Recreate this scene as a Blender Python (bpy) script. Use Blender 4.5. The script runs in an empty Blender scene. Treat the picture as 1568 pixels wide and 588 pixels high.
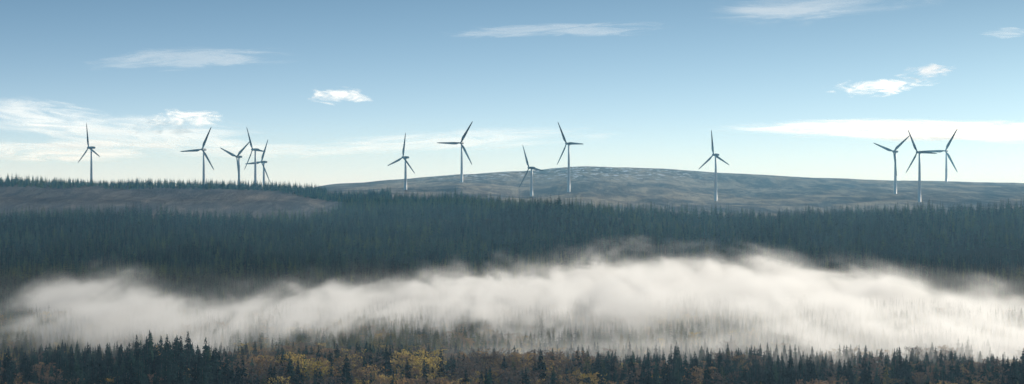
import bpy, math, random
import numpy as np
from mathutils import Vector
random.seed(4); rng=np.random.default_rng(7)
F=3688.0; CX=784.0; CY=294.0
scene=bpy.context.scene
scene.view_settings.view_transform='Standard'
try: scene.view_settings.look='None'
except Exception: pass
scene.view_settings.exposure=0
def link(o): scene.collection.objects.link(o); return o

# ---------------------------------------------------------------- node helpers
def newmat(name):
    m=bpy.data.materials.new(name); m.use_nodes=True
    m.node_tree.nodes.clear(); return m,m.node_tree
def N(nt,t,**k):
    n=nt.nodes.new(t)
    for a,b in k.items(): setattr(n,a,b)
    return n
def setin(nt,sock,v):
    if isinstance(v,bpy.types.NodeSocket): nt.links.new(v,sock)
    else: sock.default_value=v
def M(nt,op,a,b=None,c=None,clamp=False):
    n=nt.nodes.new('ShaderNodeMath'); n.operation=op; n.use_clamp=clamp
    setin(nt,n.inputs[0],a)
    if b is not None: setin(nt,n.inputs[1],b)
    if c is not None: setin(nt,n.inputs[2],c)
    return n.outputs[0]
def SS(nt,v,lo,hi):
    n=nt.nodes.new('ShaderNodeMapRange'); n.interpolation_type='SMOOTHSTEP'
    setin(nt,n.inputs[0],v); setin(nt,n.inputs[1],lo); setin(nt,n.inputs[2],hi)
    return n.outputs[0]
def noise(nt,vec,scale,detail=4,rough=.55,dist=0.0):
    n=nt.nodes.new('ShaderNodeTexNoise')
    nt.links.new(vec,n.inputs['Vector']); n.inputs['Scale'].default_value=scale
    n.inputs['Detail'].default_value=detail; n.inputs['Roughness'].default_value=rough
    n.inputs['Distortion'].default_value=dist
    return n.outputs[0]
def mapping(nt,vec,scale=(1,1,1),loc=(0,0,0)):
    n=nt.nodes.new('ShaderNodeVectorMath'); n.operation='MULTIPLY_ADD'
    nt.links.new(vec,n.inputs[0]); n.inputs[1].default_value=scale; n.inputs[2].default_value=loc
    return n.outputs[0]
def mixc(nt,f,a,b,blend='MIX'):
    n=nt.nodes.new('ShaderNodeMix'); n.data_type='RGBA'; n.blend_type=blend
    setin(nt,n.inputs[0],f)
    setin(nt,n.inputs[6],a if isinstance(a,bpy.types.NodeSocket) else (*a,1))
    setin(nt,n.inputs[7],b if isinstance(b,bpy.types.NodeSocket) else (*b,1))
    return n.outputs[2]
def ramp(nt,f,stops):
    n=nt.nodes.new('ShaderNodeValToRGB'); nt.links.new(f,n.inputs[0])
    e=n.color_ramp.elements
    while len(e)<len(stops): e.new(.5)
    for i,(p,c) in enumerate(stops): e[i].position=p; e[i].color=(*c,1)
    return n.outputs[0]
def fcurve(nt,v,pts):
    n=nt.nodes.new('ShaderNodeFloatCurve'); setin(nt,n.inputs['Value'],v)
    c=n.mapping.curves[0]
    c.points[0].location=pts[0]; c.points[1].location=pts[-1]
    for p in pts[1:-1]: c.points.new(*p)
    n.mapping.update(); return n.outputs[0]

# ---------------------------------------------------------------- terrain
cols=np.array([-300,0,250,430,525,621,700,800,900,1000,1100,1250,1400,1568,1900],float)
T={2850:[338,342,344,344,342,338,334,328,330,336,340,341,339,331,325],
   3200:[300,303,305,308,311,311,314,318,317,320,322,324,322,315,310],
   3500:[280,281,284,289,296,297,297,306,303,309,313,313,304,303,300],
   3700:[292,292,294,296,292,291,288,302,293,300,308,303,297,296,292],
   4000:[298,298,299,300,288,282,278,288,280,286,296,292,288,286,285],
   4600:[300,300,300,296,281,274,268,262,255,257,264,272,277,281,284],
   5200:[302,302,302,300,288,283,278,270,262,263,270,279,285,288,290]}
knotD=[-600,0,25,300,800,1000,1500,2000,2280]
knotZ=[-1.7,-1.7,-3.2,-50,-95,-92,-92,-91,-84]
Zt=[np.full(len(cols),z) for z in knotZ]
for d,ys in T.items():
    knotD.append(d); Zt.append((CY-np.array(ys,float))/F*d)
for d,z in ((7000,-25),(12000,-60),(40000,-60)):
    knotD.append(d); Zt.append(np.full(len(cols),float(z)))
knotD=np.array(knotD,float); Zt=np.array(Zt)
def vnoise(x,y,s,seed):
    r=np.random.default_rng(seed); G=r.random((256,256))
    x=x/s+1000; y=y/s+1000
    xi=np.floor(x).astype(int); yi=np.floor(y).astype(int); fx=x-xi; fy=y-yi
    fx=fx*fx*(3-2*fx); fy=fy*fy*(3-2*fy)
    g=lambda a,b:G[a%256,b%256]
    return (g(xi,yi)*(1-fx)+g(xi+1,yi)*fx)*(1-fy)+(g(xi,yi+1)*(1-fx)+g(xi+1,yi+1)*fx)*fy-.5
def height(x,y):
    x=np.asarray(x,float); y=np.asarray(y,float)
    px=CX+F*x/np.maximum(y,600)
    def colint(k):
        p=np.clip(px,cols[0],cols[-1]); i=np.clip(np.searchsorted(cols,p)-1,0,len(cols)-2)
        t=(p-cols[i])/(cols[i+1]-cols[i]); t=t*.5+.5*t*t*(3-2*t)
        return Zt[k,i]*(1-t)+Zt[k,i+1]*t
    k=np.clip(np.searchsorted(knotD,y,side='right')-1,0,len(knotD)-2)
    t=np.clip((y-knotD[k])/(knotD[k+1]-knotD[k]),0,1); t=t*.6+.4*t*t*(3-2*t)
    z=colint(k)*(1-t)+colint(k+1)*t
    far=np.clip((y-2300)/800,0,1)
    z=z+far*(vnoise(x,y,130,1)*3+vnoise(x,y,45,2)*1.6+vnoise(x,y,16,3)*.7)
    mid=np.clip((y-2200)/150,0,1)*np.clip((2900-y)/150,0,1)
    z=z+mid*(vnoise(x*1.0,y*1.0,110,5)*18+vnoise(x,y,45,6)*6)
    z=z+(1-far)*np.clip((y-600)/400,0,1)*(vnoise(x,y,160,4)*4)
    return z
def build_ground():
    ys=np.concatenate([np.linspace(-600,0,4),np.linspace(40,2200,70),np.linspace(2215,5300,330),np.geomspace(5350,38000,30)])
    s=np.sign(np.linspace(-1,1,501))*np.abs(np.linspace(-1,1,501))**1.35
    Y,S=np.meshgrid(ys,s,indexing='ij'); X=S*(900+np.maximum(Y,0)*.55)
    Z=height(X,Y); nr,nc=X.shape
    v=np.stack([X,Y,Z],-1).reshape(-1,3)
    i=np.arange(nr-1)[:,None]*nc+np.arange(nc-1)[None]
    f=np.stack([i,i+1,i+nc+1,i+nc],-1).reshape(-1,4)
    me=bpy.data.meshes.new('ground'); me.from_pydata(v.tolist(),[],f.tolist())
    me.polygons.foreach_set('use_smooth',[True]*len(f)); me.update()
    o=link(bpy.data.objects.new('moorland_ground',me))
    m,nt=newmat('heather_moor')
    out=N(nt,'ShaderNodeOutputMaterial'); b=N(nt,'ShaderNodeBsdfDiffuse'); g=N(nt,'ShaderNodeNewGeometry')
    P=g.outputs['Position']
    n1=noise(nt,mapping(nt,P,(1,.40,1)),.006,7,.66,1.0)
    n2=noise(nt,mapping(nt,P,(1,.16,1)),.04,6,.72,.5)
    n3=noise(nt,P,.35,3,.6)
    c1=ramp(nt,n1,[(.36,(.055,.060,.072)),(.46,(.135,.122,.120)),(.53,(.30,.245,.20)),(.61,(.56,.47,.36))])
    c2=ramp(nt,n2,[(.38,(.045,.052,.065)),(.49,(.15,.138,.135)),(.60,(.48,.41,.32))])
    c=mixc(nt,.45,c1,c2)
    c=mixc(nt,M(nt,'MULTIPLY',n3,.3),c,(.08,.08,.09))
    sp=N(nt,'ShaderNodeSeparateXYZ'); nt.links.new(P,sp.inputs[0])
    # left hand moor is darker heather
    c=mixc(nt,M(nt,'MULTIPLY',M(nt,'SUBTRACT',1.,SS(nt,sp.outputs[0],-330.,-180.)),.5),c,(.07,.055,.065))
    hi=SS(nt,sp.outputs[2],12.,34.)
    near=M(nt,'MULTIPLY',SS(nt,sp.outputs[0],-300.,-60.),M(nt,'SUBTRACT',1.,SS(nt,sp.outputs[0],150.,520.)))
    sn=noise(nt,mapping(nt,P,(1,.35,1)),.075,5,.7)
    snow=M(nt,'MULTIPLY',M(nt,'MULTIPLY',hi,near),SS(nt,sn,.52,.61))
    c=mixc(nt,M(nt,'MULTIPLY',snow,.85),c,(.74,.78,.82))
    lowf=M(nt,'SUBTRACT',1.,SS(nt,sp.outputs[1],2700.,2850.))
    c=mixc(nt,lowf,c,mixc(nt,n2,(.02,.03,.02),(.05,.05,.03)))
    nt.links.new(c,b.inputs[0])
    bp=N(nt,'ShaderNodeBump'); bp.inputs['Strength'].default_value=.9; bp.inputs['Distance'].default_value=5
    nt.links.new(M(nt,'ADD',n2,M(nt,'MULTIPLY',n3,.3)),bp.inputs['Height']); nt.links.new(bp.outputs[0],b.inputs['Normal'])
    nt.links.new(b.outputs[0],out.inputs[0]); me.materials.append(m)
build_ground()

# ---------------------------------------------------------------- foliage
def foliage_mat(name,stops,transl=.25,nscale=3.):
    m,nt=newmat(name); out=N(nt,'ShaderNodeOutputMaterial')
    at=N(nt,'ShaderNodeAttribute'); at.attribute_type='INSTANCER'; at.attribute_name='tint'
    g=N(nt,'ShaderNodeNewGeometry')
    n=noise(nt,g.outputs['Position'],.35,2,.6)
    f=M(nt,'ADD',at.outputs['Fac'],M(nt,'MULTIPLY',M(nt,'SUBTRACT',n,.5),.7),clamp=True)
    c=ramp(nt,f,stops)
    d=N(nt,'ShaderNodeBsdfDiffuse'); t=N(nt,'ShaderNodeBsdfTranslucent'); mx=N(nt,'ShaderNodeMixShader')
    nt.links.new(c,d.inputs[0]); nt.links.new(c,t.inputs[0]); mx.inputs[0].default_value=transl
    nt.links.new(d.outputs[0],mx.inputs[1]); nt.links.new(t.outputs[0],mx.inputs[2]); nt.links.new(mx.outputs[0],out.inputs[0])
    return m
m_spr=foliage_mat('spruce_needles',[(0,(.012,.034,.040)),(.40,(.034,.084,.082)),(.75,(.08,.155,.11)),(1,(.17,.22,.10))],.35)
m_lar=foliage_mat('larch_needles',[(0,(.05,.08,.045)),(.5,(.14,.155,.065)),(1,(.30,.25,.09))],.4)
m_bir=foliage_mat('birch_leaves',[(0,(.12,.10,.09)),(.35,(.22,.155,.12)),(.7,(.38,.25,.12)),(1,(.62,.47,.13))],.4)
m,nt=newmat('bark'); o_=N(nt,'ShaderNodeOutputMaterial'); b_=N(nt,'ShaderNodeBsdfDiffuse'); g_=N(nt,'ShaderNodeNewGeometry')
nt.links.new(ramp(nt,noise(nt,g_.outputs['Position'],2.,2),[(.3,(.08,.07,.06)),(.7,(.34,.30,.27))]),b_.inputs[0]); nt.links.new(b_.outputs[0],o_.inputs[0]); m_bark=m
def tube(v,f,mi,p0,p1,r0,r1,n=5):
    p0=Vector(p0);p1=Vector(p1); d=(p1-p0).normalized(); a=d.orthogonal().normalized(); b=d.cross(a); k=len(v)
    for p,r in((p0,r0),(p1,r1)):
        for i in range(n):
            t=2*math.pi*i/n; v.append(tuple(p+a*math.cos(t)*r+b*math.sin(t)*r))
    for i in range(n): f.append((k+i,k+(i+1)%n,k+n+(i+1)%n,k+n+i)); mi.append(1)
def make_mesh(name,v,f,mi,mats):
    me=bpy.data.meshes.new(name); me.from_pydata(v,[],f)
    for m in mats: me.materials.append(m)
    me.polygons.foreach_set('material_index',mi); me.update(); return me
def conifer(name,seed,tiers,nb,R,mat,power=.8,detail=1,start=.08):
    r=random.Random(seed); v=[];f=[];mi=[]
    lean=(r.uniform(-.01,.01),r.uniform(-.01,.01))
    tube(v,f,mi,(0,0,-.05),(lean[0],lean[1],.97),.013,.003)
    for i in range(tiers):
        h=start+(1-start)*(i/(tiers-1))**.95*.985
        rad=R*(1-h)**power*r.uniform(.75,1.2)+.006
        if h<start+.1: rad*=.8
        n=max(4,int(nb*(.45+.55*(1-h))))
        a0=r.random()*6.28
        for j in range(n):
            if r.random()<.1: continue
            a=a0+6.283*j/n+r.uniform(-.25,.25); L=rad*r.uniform(.6,1.25)
            dr=L*r.uniform(.25,.6); up=L*.12
            ca,sa=math.cos(a),math.sin(a); z=h+r.uniform(-.012,.012)
            def P(rr,side,dz): return (ca*rr-sa*side,sa*rr+ca*side,z+dz)
            w=L*r.uniform(.22,.34)
            k=len(v)
            v+= [P(0,0,.01),P(L*.55,w,-dr*.65-.006),P(L,0,-dr+up),P(L*.55,-w,-dr*.65-.006),P(L*.5,0,-dr*.25)]
            f+= [(k,k+1,k+4),(k+1,k+2,k+4),(k+2,k+3,k+4),(k+3,k,k+4)]; mi+=[0]*4
            for q in range(detail):
                s=r.choice((-1,1)); rr=L*r.uniform(.3,.85); k=len(v); ww=w*r.uniform(.9,1.6)
                v+=[P(rr,0,-dr*.4),P(rr+L*.22,s*ww,-dr*.8-.012),P(rr+L*.12,s*ww*.2,-dr*.9-.02)]
                f.append((k,k+1,k+2)); mi.append(0)
    k=len(v); v+=[(.006,0,.96),(-.004,.005,.96),(-.004,-.005,.96),(lean[0],lean[1],1.02)]
    f+=[(k,k+1,k+3),(k+1,k+2,k+3),(k+2,k,k+3)]; mi+=[0]*3
    return make_mesh(name,v,f,mi,[mat,m_bark])
def birch(name,seed,leaves,mat):
    r=random.Random(seed); v=[];f=[];mi=[]
    tube(v,f,mi,(0,0,-.05),(.01,0,.5),.014,.009); tube(v,f,mi,(.01,0,.5),(.0,.02,.93),.009,.002)
    ends=[]
    for i in range(20):
        h=.24+.66*i/20; a=i*2.4+r.random(); L=(.36*math.sin(math.pi*min(1,(h-.08)/.95))**.7)*r.uniform(.55,1.15)
        e=(math.cos(a)*L,math.sin(a)*L,h+L*r.uniform(.3,.9)); tube(v,f,mi,(0,0,h),e,.006,.0015,4)
        ends.append((e,L))
        ends.append(((e[0]*.6,e[1]*.6,h+(e[2]-h)*.65),L))
        for q in range(3):
            e2=(e[0]+r.uniform(-.05,.05),e[1]+r.uniform(-.05,.05),e[2]+r.uniform(0,.07)); tube(v,f,mi,(e[0]*.6,e[1]*.6,h+(e[2]-h)*.6),e2,.003,.001,3)
    for i in range(leaves):
        e,L=r.choice(ends); s=.042
        p=Vector((e[0]+r.gauss(0,s),e[1]+r.gauss(0,s),min(1.,e[2]+r.gauss(0,s*.8))))
        a=Vector((r.uniform(-1,1),r.uniform(-1,1),r.uniform(-1,1))).normalized(); b=a.orthogonal().normalized(); c=r.uniform(.011,.023)
        k=len(v); v+=[tuple(p+a*c),tuple(p+b*c*.8),tuple(p-a*c),tuple(p-b*c*.8)]; f.append((k,k+1,k+2,k+3)); mi.append(0)
    return make_mesh(name,v,f,mi,[mat,m_bark])
def coll(name,meshes):
    c=bpy.data.collections.new(name)
    for me in meshes: c.objects.link(bpy.data.objects.new(me.name,me))
    return c
spr_far=[conifer('spruce_form',10+i,13,9,R,m_spr,pw,1) for i,(R,pw) in enumerate([(.25,.85),(.21,.8),(.29,.9),(.20,.8),(.24,1.)])]
spr_near=[conifer('spruce_form_detailed',30+i,28,13,R,m_spr,pw,2) for i,(R,pw) in enumerate([(.21,.8),(.18,.75),(.24,.8),(.17,.65)])]
lar=[conifer('larch_form',50+i,18,9,R,m_lar,.7,2,.15) for i,R in enumerate([.21,.18,.23])]
bir=[birch('birch_form',60+i,n,m_bir) for i,n in enumerate([950,700,200,450])]
C_far=coll('spruce_forms',spr_far); C_near=coll('spruce_forms_detailed',spr_near); C_lar=coll('larch_forms',lar); C_bir=coll('birch_forms',bir)

def scatter(name,x,y,h,tint,c,nforms,wid=None):
    n=len(x); z=height(x,y)
    me=bpy.data.meshes.new(name); me.vertices.add(n)
    me.vertices.foreach_set('co',np.stack([x,y,z-.2],-1).astype(np.float32).ravel())
    def at(nm,typ,d,key='value'):
        a=me.attributes.new(nm,typ,'POINT'); a.data.foreach_set(key,d.astype(np.float32).ravel() if typ!='INT' else d.astype(np.int32))
    w=h*rng.uniform(.85,1.2,n)*(1 if wid is None else wid)
    at('tscale','FLOAT_VECTOR',np.stack([w,w,h],-1),'vector')
    at('trot','FLOAT_VECTOR',np.stack([rng.normal(0,.02,n),rng.normal(0,.02,n),rng.uniform(0,6.28,n)],-1),'vector')
    at('tint','FLOAT',np.clip(tint,0,1)); at('tidx','INT',rng.integers(0,nforms,n))
    o=link(bpy.data.objects.new(name,me))
    ng=bpy.data.node_groups.new(name+'_scatter','GeometryNodeTree')
    ng.interface.new_socket('Geometry',in_out='INPUT',socket_type='NodeSocketGeometry')
    ng.interface.new_socket('Geometry',in_out='OUTPUT',socket_type='NodeSocketGeometry')
    gi=ng.nodes.new('NodeGroupInput'); go=ng.nodes.new('NodeGroupOutput')
    ip=ng.nodes.new('GeometryNodeInstanceOnPoints'); ci=ng.nodes.new('GeometryNodeCollectionInfo')
    ci.inputs['Collection'].default_value=c; ci.inputs['Separate Children'].default_value=True; ci.inputs['Reset Children'].default_value=True
    def na(nm,dt):
        q=ng.nodes.new('GeometryNodeInputNamedAttribute'); q.data_type=dt; q.inputs['Name'].default_value=nm; return q.outputs['Attribute']
    ng.links.new(gi.outputs[0],ip.inputs['Points']); ng.links.new(ci.outputs[0],ip.inputs['Instance'])
    ip.inputs['Pick Instance'].default_value=True
    ng.links.new(na('tidx','INT'),ip.inputs['Instance Index']); ng.links.new(na('trot','FLOAT_VECTOR'),ip.inputs['Rotation']); ng.links.new(na('tscale','FLOAT_VECTOR'),ip.inputs['Scale'])
    ng.links.new(ip.outputs[0],go.inputs[0])
    md=o.modifiers.new('scatter','NODES'); md.node_group=ng
    return o
def jgrid(d0,d1,sp,amax=.27):
    xs=np.arange(-amax*d1,amax*d1,sp); ys=np.arange(d0,d1,sp)
    X,Y=np.meshgrid(xs,ys); X=X+rng.uniform(-.5,.5,X.shape)*sp; Y=Y+rng.uniform(-.5,.5,Y.shape)*sp
    X=X.ravel();Y=Y.ravel(); k=np.abs(X/Y)<amax; return X[k],Y[k]
# upper forest
x,y=jgrid(2210,3560,7.6); px=CX+F*x/y
edge=np.interp(px,[-400,0,400,500,545,600,700,760,800,900,1100,1568,2000],[2860,2860,2880,2900,3200,3250,3220,3080,2960,2900,2890,2890,2890])+vnoise(x,y,60,21)*70+vnoise(x,y,20,22)*25
keep=y<edge
crest=(y>3420+vnoise(x,y,50,23)*60)&(px<500)&(y<3560)&(rng.random(len(x))<.9)
side=(px>410)&(px<600)&(y>3180+vnoise(x,y,40,24)*60)&(y<3420)&((px-410)/150>(3450-y)/300)
clear=(px>1400+vnoise(x,y,80,29)*120)&(y>2450)&(y<2520+vnoise(x,y,60,28)*50)
keep=((keep&~clear)|crest|side)&~((vnoise(x,y,30,35)<-.36)&(y<2800))
x,y,px=x[keep],y[keep],px[keep]; cr=(y>3150)&(px<600)
h=16*rng.uniform(.6,1.3,len(x))*(1+.5*vnoise(x,y,60,25)); h[cr]*=.66
tint=.36+vnoise(x,y,110,26)*.6+vnoise(x,y,38,27)*.45+rng.normal(0,.30,len(x))+.2*np.clip((y-2750)/100,0,1)
scatter('spruce_forest',x,y,h,tint,C_far,5)
# valley floor mixed wood
x,y=jgrid(1330,2215,6.8); px=CX+F*x/y
r=rng.random(len(x)); dk=np.clip((1760-y)/200,0,1); pl=(.42+.6*vnoise(x,y,90,31))*dk; pb=(.14+.5*vnoise(x,y,70,32))*dk
gap=vnoise(x,y,45,33)<-.30
isb=(r<pb)&~gap; isl=(r>=pb)&(r<pb+pl)&~gap; iss=(r>=pb+pl)&~gap
hh=10.5*rng.uniform(.7,1.2,len(x))*(1+.4*vnoise(x,y,80,34))
scatter('valley_spruce_wood',x[iss],y[iss],hh[iss]*1.1,(.35+.3*dk[iss])+rng.normal(0,.22,iss.sum()),C_far,5)
scatter('valley_larch_wood',x[isl],y[isl],hh[isl],.5+rng.normal(0,.25,isl.sum()),C_lar,3)
scatter('valley_birch_wood',x[isb],y[isb],hh[isb]*.8,.6+rng.normal(0,.25,isb.sum()),C_bir,4)
# near wood
x,y=jgrid(930,1330,6.2,.3); px=CX+F*x/y
pS=np.interp(px,[-200,0,180,320,350,600,860,900,1250,1330,1568],[.85,.85,.97,.97,.36,.30,.42,.85,.85,.6,.5])
back=np.clip((y-1120)/80,0,1)
pS=pS*(1-back*.5)+back*.25+vnoise(x,y,30,41)*.8
pL=.25+back*.25+vnoise(x,y,60,42)*.5
r=rng.random(len(x)); gap=(vnoise(x,y,28,43)<-.30)
iss=(r<pS)&~gap; isl=(r>=pS)&(r<pS+pL*(1-pS))&~gap; isb=~iss&~isl&~gap&(rng.random(len(x))<.8)
hh=rng.uniform(.6,1.25,len(x))*(1+.6*vnoise(x,y,40,44))
base=np.interp(px,[-200,180,210,310,340,1568],[15,17,23,23,15.5,16.5])
hh=hh*(base*(1-back)+11*back)
scatter('foreground_spruce_wood',x[iss],y[iss],hh[iss],.20+rng.normal(0,.2,iss.sum()),C_near,4)
scatter('foreground_larch_wood',x[isl],y[isl],hh[isl]*.85,.45+rng.normal(0,.25,isl.sum()),C_lar,3)
scatter('foreground_birch_wood',x[isb],y[isb],hh[isb]*.85,.42+vnoise(x[isb],y[isb],50,45)*.5+rng.normal(0,.33,isb.sum()),C_bir,4,1.05)
# standout spruces
for i,(pxx,top,D) in enumerate([(12,533,1050),(288,507,1150),(270,520,1120),(232,522,1140),(530,542,1010),(828,534,1030),(44,548,1040),(420,560,1020),(1065,552,1020),(970,556,1010),(1180,558,1015),(650,562,1000)]):
    xx=(pxx-CX)/F*D; z=float(height(xx,D)); zt=(CY-top)/F*D
    o=link(bpy.data.objects.new('spruce_tree',spr_near[i%4])); H=zt-z
    o.location=(xx,D,z-.2); o.scale=(H*1.2,H*1.2,H); o.rotation_euler=(0,0,i*1.3)

# ---------------------------------------------------------------- turbines
def paint(name,c,rough=.5):
    m,nt=newmat(name); out=N(nt,'ShaderNodeOutputMaterial'); p=N(nt,'ShaderNodeBsdfPrincipled'); g=N(nt,'ShaderNodeNewGeometry')
    n=noise(nt,g.outputs['Position'],.4,3); nt.links.new(mixc(nt,n,[q*.88 for q in c],[min(1,q*1.1) for q in c]),p.inputs['Base Color'])
    p.inputs['Roughness'].default_value=rough; nt.links.new(p.outputs[0],out.inputs[0]); return m
m_tow=paint('tower_paint',(.70,.72,.74)); m_bl=paint('blade_paint',(.13,.16,.20),.7); m_nac=paint('nacelle_paint_shaded',(.14,.17,.21))  # blade and nacelle base colours darkened to carry their backlit shade
def blade_mesh(L):
    v=[];f=[];n=12;ks=14
    for i in range(ks):
        t=i/(ks-1)
        ch=(1.9 if t<.04 else np.interp(t,[.04,.2,.6,.95,1],[2.0,4.3,2.8,1.4,.4])); th=np.interp(t,[0,.05,.2,1],[1.8,1.6,.9,.12]); tw=math.radians(np.interp(t,[0,.2,1],[20,14,0]))
        for j in range(n):
            a=2*math.pi*j/n; cx=math.cos(a)*ch*.5-ch*.15*(t>.1); cy=math.sin(a)*th*.5*(1 if math.cos(a)<0 else .7)
            v.append((cx*math.cos(tw)-cy*math.sin(tw),cx*math.sin(tw)+cy*math.cos(tw)-.9*t*t,.8+t*(L-.8)))
    for i in range(ks-1):
        for j in range(n): f.append((i*n+j,i*n+(j+1)%n,(i+1)*n+(j+1)%n,(i+1)*n+j))
    f.append(tuple(range(n))); f.append(tuple(range(n*(ks-1),n*ks)))
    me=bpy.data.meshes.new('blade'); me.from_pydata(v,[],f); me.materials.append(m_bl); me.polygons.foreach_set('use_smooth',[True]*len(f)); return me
def lathe(name,prof,mat,n=20,axis='Z'):
    v=[];f=[]
    for z,r in prof:
        for j in range(n):
            a=2*math.pi*j/n; p=(math.cos(a)*r,math.sin(a)*r,z)
            v.append(p if axis=='Z' else (p[0],p[2],p[1]))
    for i in range(len(prof)-1):
        for j in range(n): f.append((i*n+j,i*n+(j+1)%n,(i+1)*n+(j+1)%n,(i+1)*n+j))
    f.append(tuple(range(n))); f.append(tuple(range(n*(len(prof)-1),n*len(prof))))
    me=bpy.data.meshes.new(name); me.from_pydata(v,[],f); me.materials.append(mat); me.polygons.foreach_set('use_smooth',[True]*len(f)); return me
BM=blade_mesh(40.); HUBM=lathe('rotor_hub',[(-3.4,.2),(-3.1,1.0),(-2.2,1.6),(-.8,1.85),(.8,1.8)],m_nac,16,'Y')
nv=[];nf=[]
secs=[(-.4,1.3,1.4),(.6,1.7,1.8),(4,1.8,2.0),(8.5,1.6,1.7),(9.8,1.1,1.2)]
for yy,w,hgt in secs:
    for j in range(12):
        a=2*math.pi*j/12; sx=abs(math.cos(a))**.5*math.copysign(1,math.cos(a)); sz=abs(math.sin(a))**.5*math.copysign(1,math.sin(a)); nv.append((sx*w,yy,sz*hgt))
for i in range(4):
    for j in range(12): nf.append((i*12+j,i*12+(j+1)%12,(i+1)*12+(j+1)%12,(i+1)*12+j))
nf+= [tuple(range(12)),tuple(range(48,60))]
NM=bpy.data.meshes.new('nacelle'); NM.from_pydata(nv,[],nf); NM.materials.append(m_nac)
turb=[(140,226,3740,97,.65),(312,229,3740,64,.92),(366,240,3900,38,.78),(391,229,3760,114,.62),(404,248,3950,64,.72),(621,241,3700,79,.68),(707,219,4000,59,.95),(814,257,3690,112,.62),(871,220,3760,118,.68),(1096,237,3700,95,.65),(1371,232,3740,39,.75),(1408,233,3420,116,.68),(1449,231,4450,60,.88)]
for px_,py_,D,ph,c in turb:
    s=D/3750.0*(.98); yaw=-math.acos(c)
    X=(px_-CX)/F*D; Z=(CY-py_)/F*D; g=float(height(X,D))-1
    e=link(bpy.data.objects.new('wind_turbine',None)); e.location=(X,D,g); e.empty_display_size=5
    H=Z-g
    tw=link(bpy.data.objects.new('tower',lathe('tower',[(0,2.25),(H*.33,2.0),(H*.66,1.65),(H-1.6,1.3)],m_tow,20))); tw.parent=e
    na=link(bpy.data.objects.new('nacelle',NM)); na.parent=e; na.rotation_euler=(0,0,yaw)
    d=Vector((math.sin(yaw),-math.cos(yaw),0))
    na.location=(d.x*3.2,d.y*3.2,H)
    ro=link(bpy.data.objects.new('rotor_hub',HUBM)); ro.parent=e; ro.location=(d.x*4.2,d.y*4.2,H); ro.rotation_euler=(0,0,yaw)
    for k in range(3):
        a=math.radians(ph+120*k)
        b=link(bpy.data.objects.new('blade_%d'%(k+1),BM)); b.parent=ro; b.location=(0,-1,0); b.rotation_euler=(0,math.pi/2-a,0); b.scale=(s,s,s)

# ---------------------------------------------------------------- air: haze + mist
def box(name,x0,x1,y0,y1,z0,z1,mat):
    v=[(x,y,z) for z in(z0,z1) for y in(y0,y1) for x in(x0,x1)]
    f=[(0,2,3,1),(4,5,7,6),(0,1,5,4),(2,6,7,3),(0,4,6,2),(1,3,7,5)]
    me=bpy.data.meshes.new(name); me.from_pydata(v,[],f); me.materials.append(mat); return link(bpy.data.objects.new(name,me))
def hazemat(nm,dens,col,g=.2):
    m,nt=newmat(nm); out=N(nt,'ShaderNodeOutputMaterial'); s=N(nt,'ShaderNodeVolumeScatter')
    s.inputs['Color'].default_value=(*col,1); s.inputs['Density'].default_value=dens; s.inputs['Anisotropy'].default_value=g
    nt.links.new(s.outputs[0],out.inputs['Volume']); return m
box('hill_haze',-2500,2500,2216,5000,-110,70,hazemat('haze_far',1.5e-4,(.27,.66,1),.4))
box('valley_haze',-900,900,500,1096,-110,-4,hazemat('haze_near',1.0e-4,(.45,.75,1),.35))

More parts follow.
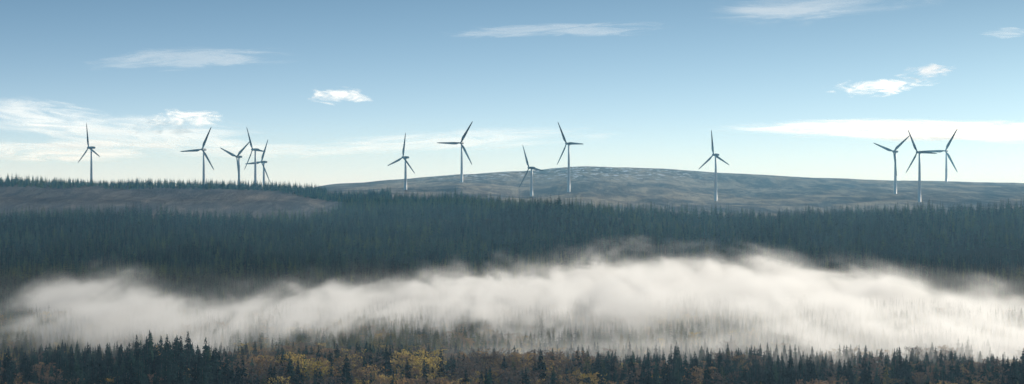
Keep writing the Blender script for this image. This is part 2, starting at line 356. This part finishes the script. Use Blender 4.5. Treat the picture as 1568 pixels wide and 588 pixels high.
def mist():
    me=bpy.data.meshes.new('valley_mist'); o=link(bpy.data.objects.new('valley_mist',me))
    ng=bpy.data.node_groups.new('mist','GeometryNodeTree')
    ng.interface.new_socket('Geometry',in_out='INPUT',socket_type='NodeSocketGeometry')
    ng.interface.new_socket('Geometry',in_out='OUTPUT',socket_type='NodeSocketGeometry')
    go=ng.nodes.new('NodeGroupOutput')
    vc=ng.nodes.new('GeometryNodeVolumeCube')
    vc.inputs['Min'].default_value=(-600,1100,-97); vc.inputs['Max'].default_value=(600,2212,-33)
    vc.inputs['Resolution X'].default_value=420; vc.inputs['Resolution Y'].default_value=110; vc.inputs['Resolution Z'].default_value=32
    pos=ng.nodes.new('GeometryNodeInputPosition').outputs[0]
    sp=ng.nodes.new('ShaderNodeSeparateXYZ'); ng.links.new(pos,sp.inputs[0]); X,Y,Z=sp.outputs
    nt=ng
    t=M(nt,'ADD',M(nt,'MULTIPLY',M(nt,'DIVIDE',X,Y),2.352),.5,clamp=True)
    tops=[(0,-81),(50,-74),(120,-70),(200,-69),(330,-80),(480,-74),(600,-69),(720,-70),(775,-66),(900,-61),(1060,-57),(1150,-60),(1250,-66),(1400,-72),(1568,-75)]
    Tz=M(nt,'MULTIPLY_ADD',fcurve(nt,t,[(p/1568,(z+100)/100) for p,z in tops]),100.,-100.)
    fr=[(0,1330),(300,1330),(600,1400),(900,1400),(1100,1320),(1300,1220),(1568,1180)]
    Fd=M(nt,'MULTIPLY_ADD',fcurve(nt,t,[(p/1568,(d-1000)/1000) for p,d in fr]),1000.,1000.)
    bk=[(0,1680),(200,1740),(330,1650),(480,1780),(600,1850),(720,1950),(900,2060),(1060,2100),(1150,2070),(1250,2000),(1400,1850),(1568,1680)]
    Bd=M(nt,'MULTIPLY_ADD',fcurve(nt,t,[(p/1568,(d-1500)/1000) for p,d in bk]),1000.,1500.)
    n1=noise(nt,mapping(nt,pos,(1,.5,1.5)),.009,2,.5,.4)
    n2=noise(nt,mapping(nt,pos,(1,.12,1.5)),.030,7,.68,1.2)
    n4=noise(nt,mapping(nt,pos,(1,.22,1.9),(31,7,3)),.011,4,.6,.8)
    c1=M(nt,'SUBTRACT',n1,.5); c2=M(nt,'SUBTRACT',n2,.5); c4=M(nt,'SUBTRACT',n4,.5)
    bump=M(nt,'ADD',M(nt,'ADD',M(nt,'MULTIPLY',c1,12.),M(nt,'MULTIPLY',c4,22.)),M(nt,'MULTIPLY',c2,60.))
    top=M(nt,'ADD',Tz,bump)
    dh=M(nt,'SUBTRACT',top,Z)
    hgt=M(nt,'ADD',M(nt,'MULTIPLY',SS(nt,dh,-4.,9.),.84),M(nt,'MULTIPLY',SS(nt,dh,-18.,2.),.16))
    fro=SS(nt,M(nt,'ADD',Y,M(nt,'ADD',M(nt,'MULTIPLY',c1,300.),M(nt,'MULTIPLY',c2,450.))),M(nt,'SUBTRACT',Fd,60.),M(nt,'ADD',Fd,100.))
    bak=M(nt,'SUBTRACT',1.,SS(nt,M(nt,'ADD',Y,M(nt,'MULTIPLY',c2,200.)),Bd,M(nt,'ADD',Bd,80.)))
    wis=M(nt,'MULTIPLY',SS(nt,n2,.38,.60),SS(nt,n4,.33,.56))
    d=M(nt,'MULTIPLY',M(nt,'MULTIPLY',hgt,fro),M(nt,'MULTIPLY',bak,M(nt,'MULTIPLY_ADD',wis,1.,.14)))
    n3=noise(nt,mapping(nt,pos,(.5,.5,2)),.02,5,.6,.5)
    w=M(nt,'MULTIPLY',SS(nt,t,.40,.55),M(nt,'MULTIPLY',SS(nt,Y,1200.,1250.),M(nt,'SUBTRACT',1.,SS(nt,Y,1290.,1360.))))
    w=M(nt,'MULTIPLY',w,M(nt,'MULTIPLY',SS(nt,n3,.44,.64),M(nt,'SUBTRACT',1.,SS(nt,Z,-82.,-76.))))
    d=M(nt,'ADD',d,M(nt,'MULTIPLY',w,.6))
    d=M(nt,'ADD',d,M(nt,'MULTIPLY',M(nt,'SUBTRACT',1.,SS(nt,Z,-80.,-60.)),.010))
    ng.links.new(d,vc.inputs['Density'])
    sm=ng.nodes.new('GeometryNodeSetMaterial'); ng.links.new(vc.outputs[0],sm.inputs['Geometry'])
    m,mt=newmat('mist'); out=N(mt,'ShaderNodeOutputMaterial'); s=N(mt,'ShaderNodeVolumeScatter'); at=N(mt,'ShaderNodeAttribute'); at.attribute_name='density'
    s.inputs['Color'].default_value=(1,1,.99,1); s.inputs['Anisotropy'].default_value=.52
    mt.links.new(M(mt,'MULTIPLY',at.outputs['Fac'],.014),s.inputs['Density']); mt.links.new(s.outputs[0],out.inputs['Volume'])
    m.cycles.volume_step_rate=10.0
    sm.inputs['Material'].default_value=m; ng.links.new(sm.outputs[0],go.inputs[0]); me.materials.append(m)
    md=o.modifiers.new('mist','NODES'); md.node_group=ng
mist()

# ---------------------------------------------------------------- clouds
SUNAZ=math.radians(36); SUNEL=math.radians(18)
def cloud(px_,py_,w,h,op,thr=.45,tilt=0,puff=0,col=(.88,.86,.84),D=15000.):
    m,nt=newmat('cloud_vapour'); out=N(nt,'ShaderNodeOutputMaterial'); tc=N(nt,'ShaderNodeTexCoord'); O=tc.outputs['Object']
    sp=N(nt,'ShaderNodeSeparateXYZ'); nt.links.new(O,sp.inputs[0])
    asp=w/h; off=(px_*.37,0,py_*.11); fx=asp*(.42 if puff else .16)
    n=noise(nt,mapping(nt,O,(fx,1,1.4),off),1.3,8,.66,1.0)
    n2=noise(nt,mapping(nt,O,(fx*.5,1,.8),off),1.3,2,.5)
    r2=M(nt,'ADD',M(nt,'POWER',M(nt,'ABSOLUTE',sp.outputs[0]),2.),M(nt,'POWER',M(nt,'ABSOLUTE',M(nt,'MULTIPLY_ADD',n2,1.1,M(nt,'SUBTRACT',sp.outputs[2],.55))),2.))
    v=M(nt,'SUBTRACT',M(nt,'ADD',M(nt,'MULTIPLY',n,1.5),M(nt,'MULTIPLY',n2,.35)),M(nt,'ADD',M(nt,'MULTIPLY',r2,.6),.30))
    a=M(nt,'MULTIPLY',M(nt,'MULTIPLY',SS(nt,v,thr-.12,thr+(.35 if puff else .6)),op),M(nt,'SUBTRACT',1.,SS(nt,r2,.25,.9)))
    d=N(nt,'ShaderNodeBsdfTranslucent'); nt.links.new(mixc(nt,SS(nt,v,thr+.2,thr+.75),col,(col[0]*.72,col[1]*.75,col[2]*.80)),d.inputs[0])  # grey belly shade of thick cloud is mixed into its colour
    tr=N(nt,'ShaderNodeBsdfTransparent'); mx=N(nt,'ShaderNodeMixShader'); nt.links.new(a,mx.inputs[0]); nt.links.new(tr.outputs[0],mx.inputs[1]); nt.links.new(d.outputs[0],mx.inputs[2]); nt.links.new(mx.outputs[0],out.inputs[0])
    me=bpy.data.meshes.new('cloud'); me.from_pydata([(-1,0,-1),(1,0,-1),(1,0,1),(-1,0,1)],[],[(0,1,2,3)]); me.materials.append(m)
    o=link(bpy.data.objects.new('cloud',me)); yw=-.5
    o.location=((px_-CX)/F*D,D,(CY-py_)/F*D); o.scale=(w/2/F*D/math.cos(yw),1,h/2/F*D); o.rotation_euler=(0,math.radians(tilt),yw)
cloud(275,90,460,46,.24,.32)
cloud(850,46,440,32,.24,.32)
cloud(1260,8,420,84,.32,.30)
cloud(518,148,150,56,.85,.47,8,1)
cloud(1350,132,220,40,.8,.46,-3,1)
cloud(1424,107,100,32,.5,.44,-5,1,(.86,.79,.76))
cloud(1400,198,700,42,.85,.20,1)
cloud(1500,206,500,30,.5,.25,2)
cloud(60,176,320,66,.6,.33,6)
cloud(280,182,200,44,.65,.42,0,1)
cloud(190,203,660,70,.55,.30,3)
cloud(120,228,760,42,.6,.28,0)
cloud(690,218,620,50,.45,.30,-2)
cloud(1545,50,100,22,.3,.36)
cloud(420,232,520,30,.35,.26)

# ---------------------------------------------------------------- light
w=bpy.data.worlds.new('World'); scene.world=w; w.use_nodes=True; nt=w.node_tree; nt.nodes.clear()
out=N(nt,'ShaderNodeOutputWorld'); bg=N(nt,'ShaderNodeBackground'); sky=N(nt,'ShaderNodeTexSky'); sky.sky_type='NISHITA'; sky.sun_disc=False
sky.sun_elevation=SUNEL; sky.sun_rotation=SUNAZ; sky.altitude=200; sky.air_density=1.0; sky.dust_density=.6; sky.ozone_density=1.2
tc=N(nt,'ShaderNodeTexCoord'); nt.links.new(mapping(nt,tc.outputs['Generated'],(1,1,6.0),(0,0,.06)),sky.inputs[0])
sz=N(nt,'ShaderNodeSeparateXYZ'); nt.links.new(tc.outputs['Generated'],sz.inputs[0])
hz=M(nt,'POWER',2.718,M(nt,'MULTIPLY',M(nt,'MAXIMUM',sz.outputs[2],0.),-36.))
tinted=mixc(nt,1.,sky.outputs[0],(.70,.97,.95),'MULTIPLY')
nt.links.new(mixc(nt,M(nt,'MULTIPLY',hz,.95),tinted,(6.5,6.5,6.25)),bg.inputs[0]); bg.inputs[1].default_value=.14; nt.links.new(bg.outputs[0],out.inputs[0])
L=bpy.data.lights.new('sun','SUN'); L.energy=5; L.angle=math.radians(.5); L.color=(1,.93,.81)
lo=link(bpy.data.objects.new('sun',L)); sv=Vector((math.sin(SUNAZ)*math.cos(SUNEL),math.cos(SUNAZ)*math.cos(SUNEL),math.sin(SUNEL)))
lo.rotation_euler=sv.to_track_quat('Z','Y').to_euler(); lo.location=(300,0,300)
cam=bpy.data.cameras.new('camera'); cam.sensor_width=36; cam.lens=36*F/1568; cam.clip_start=1; cam.clip_end=80000
co=link(bpy.data.objects.new('camera',cam)); co.rotation_euler=(math.pi/2,0,0); scene.camera=co
